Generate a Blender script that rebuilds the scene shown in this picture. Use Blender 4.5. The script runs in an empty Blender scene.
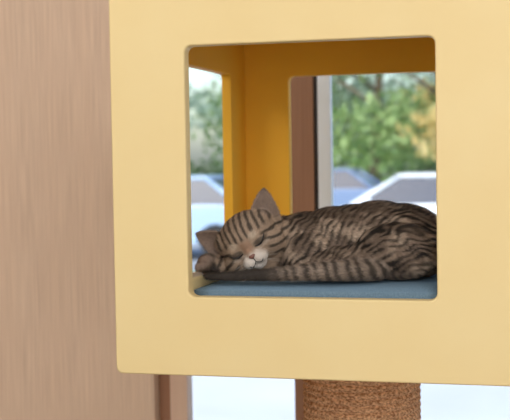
import bpy, bmesh, math, random
import numpy as np
from mathutils import Vector, Matrix
from mathutils.bvhtree import BVHTree
random.seed(4); rng=np.random.default_rng(4)
scene=bpy.context.scene
scene.view_settings.view_transform='Standard'
scene.view_settings.look='None'
CZ=1.475   # height of the middle of the cat-house window above the floor

# ---------------------------------------------------------------- camera fit
HC=.21
P3=np.array([[-HC,0,HC],[HC,0,HC],[-HC,0,-HC],[HC,0,-HC],[-.35,0,-.35],[-HC,.80,HC]])
P2=np.array([[187,44],[433,36],[193,292],[436,297.5],[116,372],[291,76.]])
def proj(p,X):
    cx,cy,cz,yaw,pit,rol,f=p
    cyw,syw=math.cos(yaw),math.sin(yaw)
    F=np.array([-syw*math.cos(pit),cyw*math.cos(pit),-math.sin(pit)])
    R=np.array([cyw,syw,0.]); U=np.cross(R,F)
    R2=R*math.cos(rol)+U*math.sin(rol); U2=-R*math.sin(rol)+U*math.cos(rol)
    d=X-np.array([cx,cy,cz]); z=d@F
    return np.stack([255+f*1000*(d@R2)/z,210-f*1000*(d@U2)/z],1),(R2,U2,F)
p=np.array([.358,-1.817,.025,.244,.052,.0,1.119])
def res(p):
    return np.concatenate([(proj(p,P3)[0]-P2).ravel(),[(p[6]-1.119)*20]])
for it in range(40):
    r=res(p); J=np.zeros((len(r),7))
    for k in range(7):
        q=p.copy(); q[k]+=1e-5; J[:,k]=(res(q)-r)/1e-5
    p=p-np.linalg.solve(J.T@J+1e-6*np.eye(7),J.T@r)
_,(R2,U2,F)=proj(p,P3)
cam=bpy.data.cameras.new("camera"); co=bpy.data.objects.new("camera",cam); scene.collection.objects.link(co)
M=Matrix(((R2[0],U2[0],-F[0],p[0]),(R2[1],U2[1],-F[1],p[1]),(R2[2],U2[2],-F[2],p[2]+CZ),(0,0,0,1)))
co.matrix_world=M
cam.sensor_width=36; cam.lens=p[6]*1000/510*36
cam.dof.use_dof=True; cam.dof.focus_distance=float(-p[1]*1.06); cam.dof.aperture_fstop=6.3
cam.clip_end=300
scene.camera=co

# ---------------------------------------------------------------- helpers
def lin(r,g,b):
    f=lambda c:(c/255/12.92) if c/255<=.04045 else ((c/255+.055)/1.055)**2.4
    return (f(r),f(g),f(b),1)
def mat(name,col,rough=.6,metal=0,spec=.5):
    m=bpy.data.materials.new(name); m.use_nodes=True
    b=m.node_tree.nodes["Principled BSDF"]
    b.inputs["Base Color"].default_value=col; b.inputs["Roughness"].default_value=rough
    b.inputs["Metallic"].default_value=metal; b.inputs["Specular IOR Level"].default_value=spec
    return m
def noisy(name,c1,c2,scale=(5,5,5),nscale=3,detail=4,rough=.6,bump=0,bdist=.01,spec=.4,contrast=(.3,.7)):
    m=mat(name,c1,rough,0,spec); nt=m.node_tree; b=nt.nodes["Principled BSDF"]
    tc=nt.nodes.new("ShaderNodeTexCoord"); mp=nt.nodes.new("ShaderNodeMapping"); mp.inputs["Scale"].default_value=scale
    n=nt.nodes.new("ShaderNodeTexNoise"); n.inputs["Scale"].default_value=nscale; n.inputs["Detail"].default_value=detail
    cr=nt.nodes.new("ShaderNodeValToRGB"); cr.color_ramp.elements[0].color=c1; cr.color_ramp.elements[1].color=c2
    cr.color_ramp.elements[0].position=contrast[0]; cr.color_ramp.elements[1].position=contrast[1]
    nt.links.new(tc.outputs["Object"],mp.inputs["Vector"]); nt.links.new(mp.outputs[0],n.inputs["Vector"])
    nt.links.new(n.outputs["Fac"],cr.inputs["Fac"]); nt.links.new(cr.outputs["Color"],b.inputs["Base Color"])
    if bump:
        bp=nt.nodes.new("ShaderNodeBump"); bp.inputs["Strength"].default_value=bump; bp.inputs["Distance"].default_value=bdist
        nt.links.new(n.outputs["Fac"],bp.inputs["Height"]); nt.links.new(bp.outputs["Normal"],b.inputs["Normal"])
    return m
def attrmat(name,attr="Col",rough=.7,spec=.2,sheen=0,trans=0):
    m=mat(name,(1,1,1,1),rough,0,spec); nt=m.node_tree; b=nt.nodes["Principled BSDF"]
    if sheen:
        b.inputs["Sheen Weight"].default_value=sheen; b.inputs["Sheen Roughness"].default_value=.4; b.inputs["Sheen Tint"].default_value=(1,.88,.74,1)
    a=nt.nodes.new("ShaderNodeAttribute"); a.attribute_name=attr
    nt.links.new(a.outputs["Color"],b.inputs["Base Color"])
    if trans:
        t=nt.nodes.new("ShaderNodeBsdfTranslucent"); mx=nt.nodes.new("ShaderNodeMixShader"); mx.inputs[0].default_value=trans
        nt.links.new(a.outputs["Color"],t.inputs["Color"]); nt.links.new(b.outputs[0],mx.inputs[1]); nt.links.new(t.outputs[0],mx.inputs[2])
        nt.links.new(mx.outputs[0],nt.nodes["Material Output"].inputs["Surface"])
    return m
def link(name,me,parent=None,mats=(),loc=(0,0,0),smooth=False):
    o=bpy.data.objects.new(name,me); scene.collection.objects.link(o)
    for m in mats: me.materials.append(m)
    o.location=loc
    if parent: o.parent=parent
    if smooth:
        me.polygons.foreach_set("use_smooth",[True]*len(me.polygons))
    return o
def empty(name,loc=(0,0,0)):
    o=bpy.data.objects.new(name,None); o.empty_display_size=.1; scene.collection.objects.link(o); o.location=loc; return o
def boxmesh(boxes):
    bm=bmesh.new()
    for (x0,x1,y0,y1,z0,z1) in boxes:
        g=bmesh.ops.create_cube(bm,size=1)
        for v in g['verts']:
            v.co=Vector((x0+(v.co.x+.5)*(x1-x0),y0+(v.co.y+.5)*(y1-y0),z0+(v.co.z+.5)*(z1-z0)))
    me=bpy.data.meshes.new("m"); bm.to_mesh(me); bm.free(); return me
def box(name,b,m,parent=None,bev=0):
    o=link(name,boxmesh([b] if not isinstance(b[0],(tuple,list)) else b),parent,[m])
    if bev: bevel(o,bev)
    return o
def bevel(o,w,seg=3):
    md=o.modifiers.new("bevel",'BEVEL'); md.width=w; md.segments=seg; md.limit_method='ANGLE'; md.angle_limit=math.radians(40)
    o.data.polygons.foreach_set("use_smooth",[True]*len(o.data.polygons))
    wn=o.modifiers.new("wn",'WEIGHTED_NORMAL'); wn.keep_sharp=True
def rrect(x0,x1,z0,z1,r,n=7):
    pts=[]
    for (cx,cz,a0) in ((x1-r,z1-r,0),(x0+r,z1-r,90),(x0+r,z0+r,180),(x1-r,z0+r,270)):
        for k in range(n+1):
            a=math.radians(a0+90*k/n); pts.append((cx+r*math.cos(a),cz+r*math.sin(a)))
    return pts
def frame_panel(name,outer,inner,ro,ri,t0,t1,axis,m,parent,bev=.006):
    """plate with a rounded window; axis 'y' (plate in xz) or 'x' (plate in yz)"""
    O=rrect(*outer,ro); I=rrect(*inner,ri); n=len(O); vs=[];fs=[]
    def pt(q,t): return (q[0],t,q[1]) if axis=='y' else (t,q[0],q[1])
    for t in (t0,t1):
        vs+= [pt(q,t) for q in O]; vs+=[pt(q,t) for q in I]
    for k in range(n):
        j=(k+1)%n
        fs.append((k,j,n+j,n+k)); fs.append((2*n+k,3*n+k,3*n+j,2*n+j))
        fs.append((k,2*n+k,2*n+j,j)); fs.append((n+k,n+j,3*n+j,3*n+k))
    me=bpy.data.meshes.new(name); me.from_pydata(vs,[],fs)
    bm=bmesh.new(); bm.from_mesh(me); bmesh.ops.recalc_face_normals(bm,faces=bm.faces); bm.to_mesh(me); bm.free()
    o=link(name,me,parent,[m]); bevel(o,bev); return o
def tube(name,pts,radii,m,parent=None,seg=8,loc=(0,0,0)):
    vs=[];fs=[]; P=[Vector(q) for q in pts]
    for i,q in enumerate(P):
        d=(P[min(i+1,len(P)-1)]-P[max(i-1,0)]).normalized()
        ref=Vector((0,0,1)) if abs(d.z)<.9 else Vector((1,0,0))
        s=d.cross(ref).normalized(); u=s.cross(d)
        for k in range(seg):
            a=2*math.pi*k/seg; vs.append(q+(s*math.cos(a)+u*math.sin(a))*radii[i])
    for i in range(len(P)-1):
        for k in range(seg):
            a=i*seg+k;b=i*seg+(k+1)%seg; fs.append((a,b,b+seg,a+seg))
    fs.append(tuple(range(seg))[::-1]); fs.append(tuple(range((len(P)-1)*seg,len(P)*seg)))
    me=bpy.data.meshes.new(name); me.from_pydata(vs,[],fs)
    return link(name,me,parent,[m],loc,True)

# ---------------------------------------------------------------- materials
m_yel=noisy("cream_yellow_paint",lin(231,208,154),lin(229,204,148),(3,3,3),2,3,.5,spec=.3)
m_in=noisy("golden_yellow_paint",lin(245,186,56),lin(242,181,50),(3,3,3),2,3,.5,spec=.25)
def woodmat(name,c1,c2,c3):
    m=mat(name,c1,.5,0,.3); nt=m.node_tree; b=nt.nodes["Principled BSDF"]
    tc=nt.nodes.new("ShaderNodeTexCoord")
    mp=nt.nodes.new("ShaderNodeMapping"); mp.inputs["Scale"].default_value=(330,330,4)
    n=nt.nodes.new("ShaderNodeTexNoise"); n.inputs["Scale"].default_value=1; n.inputs["Detail"].default_value=4; n.inputs["Roughness"].default_value=.6
    mp2=nt.nodes.new("ShaderNodeMapping"); mp2.inputs["Scale"].default_value=(14,14,.2)
    n2=nt.nodes.new("ShaderNodeTexNoise"); n2.inputs["Scale"].default_value=1; n2.inputs["Detail"].default_value=3
    cr=nt.nodes.new("ShaderNodeValToRGB"); e=cr.color_ramp.elements; e[0].position=.28; e[0].color=c1; e[1].position=.68; e[1].color=c2
    mx=nt.nodes.new("ShaderNodeMixRGB"); mx.inputs["Color2"].default_value=c3
    nt.links.new(tc.outputs["Object"],mp.inputs[0]); nt.links.new(tc.outputs["Object"],mp2.inputs[0])
    nt.links.new(mp.outputs[0],n.inputs["Vector"]); nt.links.new(mp2.outputs[0],n2.inputs["Vector"])
    nt.links.new(n.outputs["Fac"],cr.inputs[0]); nt.links.new(cr.outputs[0],mx.inputs["Color1"])
    mr=nt.nodes.new("ShaderNodeMapRange"); mr.inputs[1].default_value=.4; mr.inputs[2].default_value=.7; mr.inputs[3].default_value=.15; mr.inputs[4].default_value=.5
    nt.links.new(n2.outputs["Fac"],mr.inputs[0]); nt.links.new(mr.outputs[0],mx.inputs["Fac"]); nt.links.new(mx.outputs[0],b.inputs["Base Color"])
    return m
m_wood=woodmat("oak_veneer",lin(192,162,138),lin(234,206,180),lin(224,192,164))
m_tan=woodmat("tan_wood",lin(208,176,150),lin(228,196,170),lin(220,184,160))
m_brown=woodmat("brown_wood",lin(144,104,80),lin(172,126,98),lin(156,114,88))
m_dark=mat("dark_gasket",lin(50,42,42),.6)
m_alu=mat("aluminium",lin(236,240,246),.4,.0)
m_white=mat("white_plaster",lin(232,230,226),.8)
m_floor=noisy("floor_vinyl",lin(170,160,148),lin(188,178,165),(1,1,1),6,4,.5)

# ---------------------------------------------------------------- room
YW=1.25
box("floor",(-3,2.6,-3.6,1.5,-.1,0),m_floor)
box("ceiling",(-3,2.6,-3.6,1.5,2.9,3.0),m_white)
box("wall_left",(-3.1,-3,-3.6,1.5,0,2.9),m_white)
box("wall_right",(2.6,2.7,-3.6,1.5,0,2.9),m_white)
box("wall_front",(-3,2.6,-3.7,-3.6,0,2.9),m_white)
box("wall_back",(-3,-.715,YW-.05,YW+.03,0,2.9),m_wood)
win=empty("window_1",(0,YW,0))
def wbox(n,b,m,bev=.002):
    return box(n,(b[0],b[1],b[2],b[3],b[4],b[5]),m,win,bev)
wbox("jamb_brown_board",(-.714,-.678,-.01,.03,0,2.9),m_brown)  # strip of brown wood between wall_back and the tan post
wbox("jamb_post",(-.678,-.626,-.02,.03,0,2.9),m_tan)
wbox("mullion_wood",(-.314,-.251,-.01,.03,.06,2.75),m_brown)
wbox("mullion_gasket",(-.251,-.240,0,.03,.06,2.75),m_dark,.001)
wbox("mullion_metal",(-.240,-.204,-.004,.03,.06,2.75),m_alu)
wbox("mullion_2",(1.1,1.2,0,.03,.06,2.75),m_alu)
wbox("jamb_right",(2.45,2.6,0,.04,0,2.9),m_alu)
wbox("sill",(-.625,2.45,-.02,.04,0,.06),m_alu)
wbox("head",(-.625,2.45,-.02,.04,2.75,2.9),m_alu)
mg=bpy.data.materials.new("window_glass"); mg.use_nodes=True; nt=mg.node_tree; nt.nodes.clear()
o_=nt.nodes.new("ShaderNodeOutputMaterial"); tr=nt.nodes.new("ShaderNodeBsdfTransparent"); gl=nt.nodes.new("ShaderNodeBsdfGlossy"); gl.inputs["Roughness"].default_value=.02
tr.inputs["Color"].default_value=(.95,.97,.97,1)
mx=nt.nodes.new("ShaderNodeMixShader"); mx.inputs[0].default_value=.03
nt.links.new(tr.outputs[0],mx.inputs[1]); nt.links.new(gl.outputs[0],mx.inputs[2]); nt.links.new(mx.outputs[0],o_.inputs[0])
wbox("pane_1",(-.625,-.315,.012,.018,.062,2.748),mg,0)
wbox("pane_2",(-.203,1.098,.012,.018,.062,2.748),mg,0)
wbox("pane_3",(1.202,2.448,.012,.018,.062,2.748),mg,0)

# ---------------------------------------------------------------- cat tree
tree=empty("cat_tree",(0,0,0))
S=.35; D=.84; T=.028; z=CZ
frame_panel("front_panel",(-S,S,z-S-.005,z+S),(-HC-.004,HC,z-HC-.008,z+HC+.001),.012,.013,0,T,'y',m_yel,tree,.004)
frame_panel("rear_panel",(-S,S,z-S,z+S),(-HC-.010,HC,z-HC,z+HC),.012,.014,D-T,D,'y',m_in,tree,.005)
frame_panel("side_panel_left",(T,D-T,z-S,z+S),(.15,D-.15,z-HC-.012,z+HC),.003,.014,-S,-S+T*.8,'x',m_in,tree,.003)
frame_panel("side_panel_right",(T,D-T,z-S,z+S),(.15,D-.15,z-HC,z+HC),.003,.014,S-T*.8,S,'x',m_in,tree,.003)
box("roof_board",(-S+T*.8,S-T*.8,T,D-T,z+S-.024,z+S),m_in,tree)
box("bottom_board",(-S+T*.8,S-T*.8,T,D-T,z-S,z-S+.024),m_in,tree)
box("inner_shelf",(-S+T*.8,S-T*.8,T,D-T,z-.262,z-.242),m_in,tree)
box("shelf_lip",(-.25,-.216,T,.35,z-.242,z-.190),m_yel,tree,.004)
# sisal post: wound three-ply rope, ply twist modelled as a diagonal ripple on every coil
vs=[];fs=[];seg=360;pitch=.0135;sub=8;H0=.03;H1=z-S
rows=int((H1-H0)/pitch*sub)
ii,kk=np.meshgrid(np.arange(rows+1),np.arange(seg),indexing='ij')
ang=2*np.pi*kk/seg; zz=H0+(H1-H0)*ii/rows
ph=(zz-H0)/pitch-kk/seg; fr=ph-np.floor(ph)
tw=np.abs(np.sin(np.pi*(ang*.1135/.0095+1.1*fr)))**.6
rad_=.1100+(.0068+.0018*tw)*np.sqrt(np.clip(1-(2*fr-1)**2,0,1))
co3=np.stack([.015+rad_*np.cos(ang),.41+rad_*np.sin(ang),zz],-1).reshape(-1,3)
a_=(ii[:-1]*seg+kk[:-1]).ravel(); b_=(ii[:-1]*seg+(kk[:-1]+1)%seg).ravel()
ff=np.stack([a_,b_,b_+seg,a_+seg],1)
me=bpy.data.meshes.new("post"); me.from_pydata(co3.tolist(),[],ff.tolist())
m_sis=noisy("sisal_rope",lin(150,104,72),lin(236,190,148),(1,1,1.6),170,4,.9,.6,.003,.1,(.36,.64))
link("sisal_post",me,tree,[m_sis],smooth=True)
box("base_plate",(-.3,.33,.1,.72,0,.03),m_yel,tree,.008)

# cushion
bm=bmesh.new(); bmesh.ops.create_cube(bm,size=1)
bmesh.ops.subdivide_edges(bm,edges=bm.edges,cuts=14,use_grid_fill=True)
cx0,cx1,cy0,cy1=-.213,.31,.03,.79
for v in bm.verts:
    u,w,h=v.co.x*2,v.co.y*2,v.co.z*2
    k=(1-abs(u)**10)*(1-abs(w)**10)
    X=cx0+(u+1)/2*(cx1-cx0);Y=cy0+(w+1)/2*(cy1-cy0)
    Z=-.219+h*(.010+.011*k**.5)
    v.co=Vector((X,Y,Z+CZ))
me=bpy.data.meshes.new("cushion"); bm.to_mesh(me); bm.free()
m_cush=noisy("cushion_fabric",lin(98,122,140),lin(114,138,156),(1,1,1),420,3,.9,.4,.002,.1)
c=link("pet_cushion",me,None,[m_cush],smooth=True)

# ---------------------------------------------------------------- cat
cat=empty("cat",(0,0,CZ+.010))
Rv=np.array([.97,.242,0]);Uv=np.array([0,0,1.]);Tv=np.array([.242,-.97,0])
ro=math.radians(33); r0=Rv*math.cos(ro)+Uv*math.sin(ro); u0=-Rv*math.sin(ro)+Uv*math.cos(ro)
pi_=math.radians(9); ya=math.radians(10); HK=1.20
Ff=Tv*math.cos(pi_)*math.cos(ya)-u0*math.sin(pi_)-r0*math.sin(ya); Ff/=np.linalg.norm(Ff)
Bf=u0-Ff*np.dot(u0,Ff); Bf/=np.linalg.norm(Bf); Af=np.cross(Bf,Ff); 
if np.dot(Af,r0)<0: Af=-Af
HCn=np.array([-.134,.110,-.138])
def HL(a,b,c): return HCn+(Af*a+Bf*b+Ff*c)*HK
bm=bmesh.new()
def ell(c,r,rot=None,seg=20):
    g=bmesh.ops.create_uvsphere(bm,u_segments=seg,v_segments=seg//2+2,radius=1)
    for v in g['verts']:
        q=np.array(v.co)*np.array(r)
        if rot is not None: q=rot@q
        v.co=Vector(np.array(c)+q)
HR=np.stack([Af,Bf,Ff],1)
def hell(c,r): ell(HL(*c),np.array(r)*HK,HR)
def chain(pts,rad,n=14):
    pts=[np.array(q,float) for q in pts]
    for i in range(len(pts)-1):
        for k in range(n):
            t=k/n; rr=rad[i]*(1-t)+rad[i+1]*t
            p0=pts[max(i-1,0)];p1=pts[i];p2=pts[i+1];p3=pts[min(i+2,len(pts)-1)]
            q=.5*((2*p1)+(-p0+p2)*t+(2*p0-5*p1+4*p2-p3)*t*t+(-p0+3*p1-3*p2+p3)*t**3)
            ell(q,(rr,rr,rr),seg=12)
    rr=rad[-1]; ell(pts[-1],(rr,rr,rr),seg=12)
# trunk
ell((-.040,.18,-.150),(.075,.080,.058))
ell((.010,.195,-.147),(.085,.085,.064))
ell((.045,.197,-.145),(.09,.086,.066))
ell((.085,.20,-.142),(.088,.088,.069))
ell((.125,.20,-.146),(.086,.088,.068))
ell((.150,.19,-.160),(.066,.080,.055))
ell((.03,.16,-.175),(.15,.09,.032))
# thigh
ell((.130,.118,-.158),(.075,.048,.050))
ell((.085,.105,-.172),(.050,.036,.034))
# shoulder/upper foreleg
ell((-.030,.120,-.165),(.050,.036,.042))
# neck
ell((-.080,.155,-.148),(.050,.050,.050))
ell((-.110,.145,-.146),(.042,.040,.044))
# hind foot
chain([(.09,.085,-.190),(.03,.078,-.192),(-.005,.076,-.193)],[.017,.013,.012])
# forelegs folded below the chin
chain([(-.04,.13,-.182),(-.12,.115,-.189),(-.175,.110,-.188),(-.205,.106,-.182)],[.022,.017,.015,.016])
ell((-.210,.100,-.180),(.018,.019,.018))
for k in range(4):
    ell((-.222+.0085*k,.084,-.185+.003*(k in (1,2))),(.006,.008,.0085),seg=10)
chain([(-.06,.19,-.185),(-.14,.165,-.189),(-.20,.155,-.190)],[.02,.015,.016])
# tail
tailp=[(.10,.085,-.186),(.05,.062,-.186),(-.02,.054,-.189),(-.09,.048,-.194),(-.15,.048,-.197),(-.195,.056,-.198)]
tailr=[.018,.0165,.0140,.010,.008,.0055]
chain(tailp,tailr)
# head
hell((0,.004,-.004),(.047,.038,.044))
for s in (-1,1):
    hell((s*.026,-.016,.008),(.024,.022,.024))
    hell((s*.0085,-.021,.036),(.0115,.0095,.0115))
    hell((s*.020,.001,.026),(.0125,.0105,.0125))
    hell((s*.030,.016,.002),(.018,.016,.020))
hell((0,.004,.026),(.012,.018,.016))
hell((0,-.010,.034),(.0085,.010,.014))
hell((0,-.031,.028),(.011,.008,.011))
# ears
def ear(s):
    base=np.array([s*.036,.013,-.004]); tip=np.array([s*.062,.052,-.006])
    ax=tip-base; L=np.linalg.norm(ax); axn=ax/L
    fn=np.array([s*.25,0,1.]); fn-=axn*np.dot(fn,axn); fn/=np.linalg.norm(fn)
    w=np.cross(axn,fn)
    nS,nT=10,12; G={}
    for side in (0,1):
        for i in range(nS+1):
            ss=-1+2*i/nS
            for j in range(nT+1):
                t=-.22+1.22*j/nT; tt=max(t,0)
                hw=.0245*(1-tt)**.75*(1+.25*tt)+.001
                q=base+axn*L*t+w*hw*ss+fn*(.010*ss*ss*(1-tt)-.004*(1-tt)+ (0.0020 if side else -.0020))
                G[side,i,j]=bm.verts.new(Vector(HL(*q)))
    for i in range(nS):
        for j in range(nT):
            bm.faces.new((G[0,i,j],G[0,i+1,j],G[0,i+1,j+1],G[0,i,j+1]))
            bm.faces.new((G[1,i,j],G[1,i,j+1],G[1,i+1,j+1],G[1,i+1,j]))
    for i in range(nS):
        for j in (0,nT):
            f=(G[0,i,j],G[1,i,j],G[1,i+1,j],G[0,i+1,j]); bm.faces.new(f if j==0 else f[::-1])
    for j in range(nT):
        for i in (0,nS):
            f=(G[0,i,j],G[0,i,j+1],G[1,i,j+1],G[1,i,j]); bm.faces.new(f if i==0 else f[::-1])
ear(1); ear(-1)
me=bpy.data.meshes.new("tmp"); bm.to_mesh(me); bm.free()
tmp=link("tmp",me)
rm=tmp.modifiers.new("r",'REMESH'); rm.mode='VOXEL'; rm.voxel_size=.0019
sm=tmp.modifiers.new("s",'SMOOTH'); sm.iterations=5; sm.factor=.5
dg=bpy.context.evaluated_depsgraph_get()
me=bpy.data.meshes.new_from_object(tmp.evaluated_get(dg)); bpy.data.objects.remove(tmp)
nV=len(me.vertices); V=np.zeros(nV*3); me.vertices.foreach_get("co",V); V=V.reshape(-1,3)
V[:,2]=np.maximum(V[:,2],-.2065); me.vertices.foreach_set("co",V.ravel()); me.update()
N=np.zeros(nV*3); me.vertex_normals.foreach_get("vector",N); N=N.reshape(-1,3)
def sn(P,f,seed):
    r=np.random.default_rng(seed); out=np.zeros(len(P))
    for k in range(7):
        d=r.normal(size=3); d/=np.linalg.norm(d); out+=np.sin(P@d*f*(.7+.6*r.random())*2*math.pi+r.random()*6.28)
    return out/3.2
def ss(x,a,b):
    t=np.clip((x-a)/(b-a),0,1); return t*t*(3-2*t)
def mixc(c,d,f): return c*(1-f[:,None])+np.array(d)*f[:,None]
tp=np.array(tailp)
def seglen(P):
    best=np.full(len(P),9.); tt=np.zeros(len(P))
    for i in range(len(tp)-1):
        a,b=tp[i],tp[i+1]; ab=b-a; t=np.clip(((P-a)@ab)/(ab@ab),0,1)
        r=tailr[i]*(1-t)+tailr[i+1]*t
        d=np.linalg.norm(P-(a+t[:,None]*ab),axis=1)/r
        m=d<best; best[m]=d[m]; tt[m]=(i+t)[m]
    return best,tt
Lh=(V-HCn)@HR/HK
Dk=np.array([.010,.008,.007])
col=np.tile([.19,.135,.098],(nV,1))
col=mixc(col,[.52,.40,.30],ss(sn(V,20,1)+.4*sn(V,60,31),-.3,1.0)*.8)
# trunk: fine broken mackerel stripes
n1=sn(V,10,2)*.0075+sn(V,30,12)*.0030; n2=sn(V,60,3); n3=sn(V,24,21)
ph=(V[:,0]-.60*(V[:,2]+.1)+n1+.10*V[:,1])/.0118
str_b=np.sin(2*math.pi*ph)
rad=np.hypot((V[:,0]-.165),(V[:,2]+.200)*1.2)
str_t=np.sin(2*math.pi*(rad+n1*1.4)/.0128)
wt=ss(V[:,0],.055,.095)*ss(-V[:,1],-.185,-.15)
st=str_b*(1-wt)+str_t*wt
dark=ss(st+.5*n2+.5*n3,-.30,.55)*(.76+.20*ss(n3,-.6,.4))
spine=ss(V[:,2],-.100,-.084)*ss(V[:,0],-.07,-.03)*(.55+.45*ss(n2,-.4,.3))
dark=np.maximum(dark,spine*.45)
col=mixc(col,Dk,dark)
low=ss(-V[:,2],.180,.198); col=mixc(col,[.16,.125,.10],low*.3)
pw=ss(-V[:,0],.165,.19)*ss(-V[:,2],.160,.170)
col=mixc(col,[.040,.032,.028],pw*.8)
# tail rings
bd,tt=seglen(V); tm=ss(-bd,-1.35,-1.15)
tr_=ss(np.sin(2*math.pi*(V[:,0]+.4*(V[:,2]+.19)+sn(V,30,5)*.003)/.0185)+.4*n2,-.35,.6); tipd=ss(-V[:,0],.03,.09)
tc_=mixc(np.tile([.26,.20,.155],(nV,1)),Dk,np.maximum(tr_*.78,tipd*.88))
col=col*(1-tm[:,None])+tc_*tm[:,None]
# head
a,b,cc=Lh[:,0],Lh[:,1],Lh[:,2]; aa=np.abs(a)
hm=ss(-np.sqrt((a/.060)**2+((b-.002)/.055)**2+(cc/.060)**2),-1.12,-.98)*ss(cc,-.030,-.018)
earm=ss(aa+.6*np.maximum(b,0),.054,.060)*ss(b,.0,.012)*ss(cc,-.02,-.012); hm=np.maximum(hm,earm)*(1-tm)
hc=np.tile([.30,.215,.15],(nV,1))
fs_=ss(np.cos(2*math.pi*aa/.0095+ sn(V,25,8)*.6)+.3*n2,-.2,.5)*ss(b,.009,.015)
hc=mixc(hc,Dk,fs_*.84)
ck=ss(np.sin(2*math.pi*(b+.35*aa+sn(V,25,9)*.0015)/.0125)+.2*n2,.1,.65)*ss(aa,.023,.029)*ss(-b,-.010,-.004)
hc=mixc(hc,Dk,ck*.84)
hc=mixc(hc,[.28,.175,.115],ss(-aa,-.010,-.005)*ss(cc,.028,.034)*ss(-b,-.014,-.006))
for s in (-1,1):
    d=np.hypot((a-s*.017),(b-.0115)*1.3); hc=mixc(hc,[.46,.37,.28],ss(-d,-.009,-.004)*ss(cc,.01,.02)*.75)
    d=np.hypot((a-s*.021)/1.5,(b+.0085)*1.6); hc=mixc(hc,[.46,.37,.29],ss(-d,-.009,-.004)*ss(cc,.01,.02)*.75)
    d=np.hypot((a-s*.021)/1.9,(b+.001)*1.3); hc=mixc(hc,[.05,.04,.032],ss(-d,-.0075,-.004)*ss(cc,.01,.02)*.8)
d=np.sqrt(a**2*.75+(b+.026)**2+(cc-.040)**2); hc=mixc(hc,[.60,.53,.47],ss(-d,-.023,-.014))
inner=earm*ss(N@Ff,.1,.45); outer=earm*(1-ss(N@Ff,.1,.45))
hc=mixc(hc,[.10,.075,.06],outer*.8); hc=mixc(hc,[.25,.18,.14],inner)
rim=earm*ss(aa*.56+b*.83,.070,.082); hc=mixc(hc,[.05,.04,.035],rim*.8)
col=col*(1-hm[:,None])+hc*hm[:,None]
col=np.clip(col,.004,1)
def setcol(me,c):
    at=me.color_attributes.new("Col",'FLOAT_COLOR','POINT')
    arr=np.ones((len(c),4)); arr[:,:3]=c; at.data.foreach_set("color",arr.ravel())
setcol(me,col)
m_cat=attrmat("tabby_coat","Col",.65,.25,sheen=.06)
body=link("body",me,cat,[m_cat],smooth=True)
bvh=BVHTree.FromPolygons([Vector(v) for v in V],[tuple(q.vertices) for q in me.polygons])
def surf(a_,b_,off=.0006):
    o_=Vector(HL(a_,b_,.10)); h=bvh.ray_cast(o_,Vector(-Ff))
    return np.array(h[0])+Ff*off if h[0] is not None else HL(a_,b_,.03)
# fur
me.calc_loop_triangles(); nt_=len(me.loop_triangles); Tt=np.zeros(nt_*3,dtype=np.int32); me.loop_triangles.foreach_get("vertices",Tt); Tt=Tt.reshape(-1,3)
A=V[Tt[:,0]];B=V[Tt[:,1]];C=V[Tt[:,2]]; ar=np.linalg.norm(np.cross(B-A,C-A),axis=1)
K=210000
idx=rng.choice(nt_,K,p=ar/ar.sum()); u=rng.random(K);v=rng.random(K); fl=u+v>1; u[fl]=1-u[fl]; v[fl]=1-v[fl]
w3=np.stack([1-u-v,u,v],1)[:,:,None]
P=(V[Tt[idx]]*w3).sum(1); Nn=(N[Tt[idx]]*w3).sum(1); Nn/=np.linalg.norm(Nn,axis=1)[:,None]; Cc=(col[Tt[idx]]*w3).sum(1)
hM=(hm[Tt[idx]]*w3[:,:,0]).sum(1); tM=(tm[Tt[idx]]*w3[:,:,0]).sum(1)
L3=(P-HCn)@HR/HK
nose=HL(0,-.012,.045)
flow=np.tile([1.,0,-.35],(K,1)); 
rd=P-nose; rd/=np.linalg.norm(rd,axis=1)[:,None]
flow=flow*(1-hM[:,None])+rd*hM[:,None]
flow=flow*(1-tM[:,None])+np.array([-1.,0,0])*tM[:,None]
flow+=rng.normal(size=(K,3))*.26
flow-=Nn*(flow*Nn).sum(1)[:,None]; flow/=np.linalg.norm(flow,axis=1)[:,None]+1e-9
dn=np.linalg.norm(P-nose,axis=1)
ln=(.0075*(1-hM)+hM*np.clip(.0016+.06*dn,.0016,.0045))*(.7+.6*rng.random(K))
di=flow+Nn*(.34+.20*rng.random(K))[:,None]; di/=np.linalg.norm(di,axis=1)[:,None]
sd=np.cross(di,Nn); sd/=np.linalg.norm(sd,axis=1)[:,None]+1e-9
wd=.00036*(1-.35*hM)
keep=P[:,2]>-.203
for s in (-1,1):
    e=(L3[:,2]>0)&(np.abs(L3[:,0]-s*.0205)<.012)&(np.abs(L3[:,1]+.001)<.0028); keep&=~e
keep&=~((dn<.009)&(L3[:,1]>-.02))
P,di,sd,ln,wd,Cc,Nn=P[keep],di[keep],sd[keep],ln[keep],wd[keep],Cc[keep],Nn[keep]; K=len(P)
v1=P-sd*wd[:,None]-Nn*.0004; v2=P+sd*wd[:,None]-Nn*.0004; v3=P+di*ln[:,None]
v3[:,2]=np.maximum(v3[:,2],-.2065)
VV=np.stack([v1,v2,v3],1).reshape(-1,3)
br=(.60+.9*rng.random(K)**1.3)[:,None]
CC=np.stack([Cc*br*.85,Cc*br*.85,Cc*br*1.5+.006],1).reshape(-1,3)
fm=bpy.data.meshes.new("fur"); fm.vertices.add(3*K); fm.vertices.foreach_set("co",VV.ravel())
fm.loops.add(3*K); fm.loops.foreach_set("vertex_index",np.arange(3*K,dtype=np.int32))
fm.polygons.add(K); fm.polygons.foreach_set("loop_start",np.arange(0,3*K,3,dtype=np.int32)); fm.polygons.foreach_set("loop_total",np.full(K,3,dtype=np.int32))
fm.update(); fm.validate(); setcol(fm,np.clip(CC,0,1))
link("fur",fm,cat,[m_cat])
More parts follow.
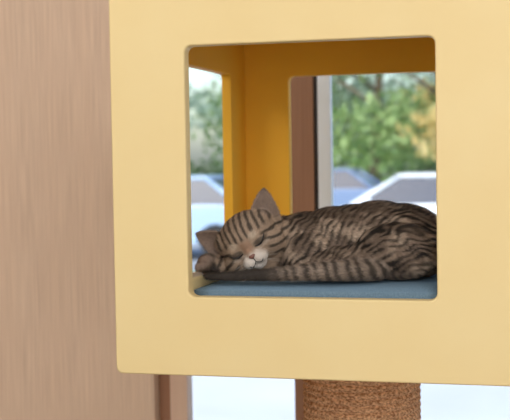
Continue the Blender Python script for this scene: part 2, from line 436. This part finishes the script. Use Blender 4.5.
m_blk=mat("eyelid_black",(.008,.006,.005,1),.5); m_nose=mat("nose_leather",lin(112,72,62),.5); m_wh=mat("whisker",(.6,.58,.54,1),.5)
for s in (-1,1):
    pts=[];
    for k in range(13):
        t=k/12; a_=s*(.0105+.0205*t); b_=-.004+.007*t-.0048*math.sin(math.pi*t); pts.append(surf(a_,b_,.0009))
    tube("eyelid_"+("l" if s<0 else "r"),pts,[.0006+.0013*math.sin(math.pi*min(1,(k+1)/14)) for k in range(13)],m_blk,cat)
    pts=[surf(s*t*.012,-.0225-.0045*math.sin(math.pi*min(t*.9,1)),.0009) for t in np.linspace(0,1,8)]
    tube("mouth_"+("l" if s<0 else "r"),pts,[.0008]*8,m_blk,cat)
    for k in range(5):
        st_=surf(s*(.008+.002*(k%3)),-.017-.0022*k,0); d=Af*s*1.0+Bf*(.25-.16*k)+Ff*.45; d/=np.linalg.norm(d)
        pts=[st_+d*.036*t+np.array([0,0,-1])*.006*t*t for t in np.linspace(0,1,7)]
        for q in pts: q[2]=max(q[2],-.204)
        tube("whisker",pts,[.00022*(1-.7*t) for t in np.linspace(0,1,7)],m_wh,cat,5)
tube("philtrum",[surf(0,-.0165),surf(0,-.019),surf(0,-.0225)],[.0007]*3,m_blk,cat)
bm=bmesh.new(); g=bmesh.ops.create_uvsphere(bm,u_segments=16,v_segments=10,radius=1)
nc=surf(0,-.0130,-.001)
for v_ in bm.verts:
    q=v_.co.copy(); wx=.0066*(1 if q.y>0 else 1+q.y*.75)
    v_.co=Vector(nc+Af*q.x*wx+Bf*q.y*.0046+Ff*q.z*.0034)
me=bpy.data.meshes.new("nose"); bm.to_mesh(me); bm.free(); link("nose",me,cat,[m_nose],smooth=True)

# ---------------------------------------------------------------- outside
GZ=-.3
m_conc=noisy("concrete",lin(204,208,214),lin(220,223,228),(1,1,1),.8,4,.85)
m_asph=noisy("asphalt",lin(146,153,164),lin(172,178,186),(1,1,1),.6,5,.9)
m_grass=noisy("grass",lin(96,130,66),lin(130,160,88),(1,1,1),1.5,5,.9)
box("sidewalk",(-40,40,1.55,11.5,GZ-.1,GZ),m_conc)
box("lawn",(-40,40,11.5,15.2,GZ-.1,GZ+.03),m_grass)
box("parking_lot",(-40,40,15.2,33,GZ-.1,GZ-.002),m_asph)
box("far_lawn",(-60,60,33,90,GZ-.1,GZ-.01),m_grass)
m_gl=mat("car_glass",lin(36,54,80),.12,0,.6); m_tyre=mat("tyre",(.02,.02,.022,1),.8); m_rim=mat("rim",(.5,.5,.52,1),.35,.8)
m_lamp=mat("lamp_lens",(.8,.82,.85,1),.15); m_tl=mat("tail_lens",(.5,.03,.02,1),.2)
def car(loc,colr,flip=1,rot=0,suv=0):
    e=empty("car",loc); e.rotation_euler=(0,0,rot+(math.pi if flip<0 else 0))
    mp_=mat("car_paint",colr,.25,.0,.6)
    h=.14*suv
    def arch(cx,n=8,r=.36): return [(cx-r*math.cos(math.pi*k/n),.30+r*math.sin(math.pi*k/n)) for k in range(n+1)]
    prof=[(-2.22,.32)]+arch(-1.38)+arch(1.32)+[(2.2,.30),(2.28,.5),(2.22,.82+h),(2.05,.95+h),(1.2,.98+h),(-1.05,.95+h),(-1.95,.80+h),(-2.2,.66),(-2.27,.48)]
    def shell(w_,nm):
        bm=bmesh.new(); n=len(prof)
        rows=[(-.88,.93),(-.86,1),(0,1),(.86,1),(.88,.93)]
        L=[]
        for (yy,sc) in rows: L.append([bm.verts.new((x*(.99 if abs(yy)>.87 else 1),yy,zz if zz<.4 else .4+(zz-.4)*(sc if abs(yy)>.87 else 1))) for x,zz in prof])
        for i in range(len(L)-1):
            for k in range(n):
                j=(k+1)%n; bm.faces.new((L[i][k],L[i][j],L[i+1][j],L[i+1][k]))
        bm.faces.new(L[0][::-1]); bm.faces.new(L[-1])
        bmesh.ops.recalc_face_normals(bm,faces=bm.faces)
        me=bpy.data.meshes.new(nm); bm.to_mesh(me); bm.free(); o=link(nm,me,e,[mp_]); bevel(o,.05,3)
    shell(.88,"body")
    bz,tz=.93+h,1.42+h*1.6
    bx0,bx1,tx0,tx1=-1.15,1.75,-.35,1.05+.3*suv; bw,tw=.78,.60
    V_=[(bx0,-bw,bz),(bx1,-bw,bz),(bx1,bw,bz),(bx0,bw,bz),(tx0,-tw,tz),(tx1,-tw,tz),(tx1,tw,tz),(tx0,tw,tz)]
    me=bpy.data.meshes.new("gh"); me.from_pydata(V_,[],[(0,1,5,4),(1,2,6,5),(2,3,7,6),(3,0,4,7),(4,5,6,7)]); link("windows",me,e,[m_gl])
    me=boxmesh([(tx0-.05,tx1+.05,-tw-.03,tw+.03,tz-.03,tz+.04)]); o=link("roof",me,e,[mp_]); bevel(o,.03)
    for a_,b_ in ((0,4),(1,5),(2,6),(3,7)):
        tube("pillar",[V_[a_],V_[b_]],[.06,.04],mp_,e)
    for s in (0,3):
        q0=Vector(V_[s]).lerp(Vector(V_[s+1] if s==0 else V_[2]),.52); q1=Vector(V_[4 if s==0 else 7]).lerp(Vector(V_[5 if s==0 else 6]),.5)
        tube("pillar",[q0,q1],[.045,.035],mp_,e)
    for x in (-1.38,1.32):
        for y in (-.78,.78):
            for (r_,w_,mm,nn) in ((.31,.11,m_tyre,"tyre"),(.19,.125,m_rim,"rim")):
                bm=bmesh.new(); bmesh.ops.create_cone(bm,cap_ends=True,segments=28,radius1=r_,radius2=r_,depth=w_*2-.02,matrix=Matrix.Translation((x,y,.31))@Matrix.Rotation(math.pi/2,4,'X'))
                me=bpy.data.meshes.new(nn); bm.to_mesh(me); bm.free(); o=link(nn,me,e,[mm]); bevel(o,.02)
    for y in (-.65,.65):
        box("headlamp",(-2.24,-2.02,y-.15,y+.15,.62,.74),m_lamp,e,.03)
        box("tail_lamp",(2.12,2.27,y-.15,y+.15,.66,.80),m_tl,e,.03)
        box("mirror",(-.95,-.78,y*1.45-.08,y*1.45+.08,.95+h,1.08+h),mp_,e,.03)
    return e
W=lin(228,234,243); Sv=lin(160,186,218); Bl=lin(60,80,112); Dg=lin(120,142,176)
car((-1.85,18.2,GZ),W,1); car((-6.6,18.0,GZ),Sv,1); car((3.3,18.2,GZ),Bl,1); car((-12.2,18.2,GZ),W,-1,0,1)
for i,(x,cl,sv) in enumerate([(-16,Sv,1),(-10.8,W,0),(-5.6,Dg,0),(-.4,Sv,1),(4.9,W,0),(10,Bl,0)]):
    car((x,26.5,GZ),cl,-1 if i%2 else 1,0,sv)
m_leaf=attrmat("foliage","Col",.6,.3,trans=.5)
m_bark=noisy("bark",lin(98,86,78),lin(130,116,104),(6,6,1),3,4,.9,.5,.03)
def leaves(blobs,n,size,c1,c2):
    vol=np.array([r[0]*r[1]*r[2] for _,r in blobs]); pi=rng.choice(len(blobs),n,p=vol/vol.sum())
    c=np.array([q[0] for q in blobs])[pi]; r=np.array([q[1] for q in blobs])[pi]
    d=rng.normal(size=(n,3)); d/=np.linalg.norm(d,axis=1)[:,None]
    P=c+d*r*(rng.random((n,1))**.45)
    a=rng.normal(size=(n,3)); a/=np.linalg.norm(a,axis=1)[:,None]; b=np.cross(a,rng.normal(size=(n,3))); b/=np.linalg.norm(b,axis=1)[:,None]
    s=size*(.6+.8*rng.random((n,1)))
    VV=np.stack([P-a*s,P+b*s*.55,P+a*s,P-b*s*.55],1).reshape(-1,3)
    t=rng.random((n,1))*.7+.3*(np.sin(c[:,0:1]*3+c[:,2:3]*2)*.5+.5)
    C=np.repeat(np.array(c1)[:3]*(1-t)+np.array(c2)[:3]*t,4,0)
    me=bpy.data.meshes.new("leaves"); me.from_pydata(VV.tolist(),[],np.arange(4*n).reshape(-1,4).tolist()); setcol(me,C); return me
def tree_(x,y,h,c1,c2,dens=2200):
    e=empty("tree",(x,y,GZ+.002))
    lean=random.uniform(-.3,.3)
    tube("trunk",[(0,0,0),(lean*.3,0,h*.25),(lean,.1,h*.55),(lean*1.2,0,h*.85)],[.22,.17,.12,.04],m_bark,e)
    for k in range(6):
        a_=k*1.1+random.random(); z0=h*(.28+.07*k); q=(lean*.6,0,z0); L=h*.26
        tube("branch",[q,(q[0]+math.cos(a_)*L*.5,math.sin(a_)*L*.5,z0+L*.35),(q[0]+math.cos(a_)*L,math.sin(a_)*L,z0+L*.6)],[.08,.05,.02],m_bark,e)
    bl=[]
    for k in range(14):
        a_=random.random()*6.28; rr=random.random()**.5*h*.26; zz=h*(random.uniform(.22,.95) if k>2 else random.uniform(.24,.42))
        s_=h*random.uniform(.09,.15); bl.append(((math.cos(a_)*rr,math.sin(a_)*rr,zz),(s_*1.2,s_*1.2,s_*.8)))
    link("leaves",leaves(bl,dens,.16,c1,c2),e,[m_leaf])
G1,G2=lin(116,152,98),lin(188,210,150); A1,A2=lin(214,190,122),lin(246,228,170); B1,B2=lin(150,176,158),lin(210,224,208)
xs=[-24,-20,-16.4,-13,-10.2,-7.6,-5.4,-3.0,0.5,4.5,9,13]
cs=[(G1,G2),(B1,B2),(G1,G2),(B1,B2),(G1,G2),(B1,B2),(G1,G2),(A1,A2),(A1,A2),(G1,G2),(B1,B2),(A1,A2)]
for x,c in zip(xs,cs): tree_(x,random.uniform(34.5,39),random.uniform(7.5,9.5),c[0],c[1])
for k in range(8): tree_(-34+7*k+random.random(),random.uniform(48,55),random.uniform(8,11),B1,B2,2400)
bl=[((-30+1.6*k,0,1.1+.2*math.sin(k*1.7)),(1.2,.8,.80)) for k in range(32)]
link("hedge",leaves(bl,9000,.13,lin(96,126,84),lin(152,178,124)),None,[m_leaf],(0,42,GZ+.09))

# ---------------------------------------------------------------- light
w=bpy.data.worlds.new("sky"); scene.world=w; w.use_nodes=True; nt=w.node_tree
sk=nt.nodes.new("ShaderNodeTexSky"); sk.sky_type='NISHITA'; sk.sun_disc=False; sk.sun_elevation=math.radians(42); sk.sun_rotation=math.radians(200); sk.dust_density=2
nt.links.new(sk.outputs[0],nt.nodes["Background"].inputs[0]); nt.nodes["Background"].inputs[1].default_value=.32
sl=bpy.data.lights.new("sun",'SUN'); sl.energy=3.2; sl.angle=.01; sl.color=(1,.96,.9)
so=bpy.data.objects.new("sun",sl); scene.collection.objects.link(so); so.rotation_euler=(math.radians(48),0,math.radians(-30))
def area(name,loc,tgt,sx,sy,pw,cl):
    l=bpy.data.lights.new(name,'AREA'); l.shape='RECTANGLE'; l.size=sx; l.size_y=sy; l.energy=pw; l.color=cl
    o=bpy.data.objects.new(name,l); scene.collection.objects.link(o); o.location=loc
    o.rotation_euler=(Vector(tgt)-Vector(loc)).to_track_quat('-Z','Y').to_euler()
area("ceiling_light",(.9,-2.2,2.8),(.2,0,1.3),1.8,1.2,32,(1,.97,.95))
area("ceiling_light_2",(-1.5,-1.2,2.8),(-1.2,.8,1.2),1.0,1.0,24,(1,.97,.95))
area("front_fill_light",(.9,-3.5,1.75),(.0,0,1.4),2.4,1.8,68,(1,.98,.97))  # added fill lamp behind the camera; wall_front has no window
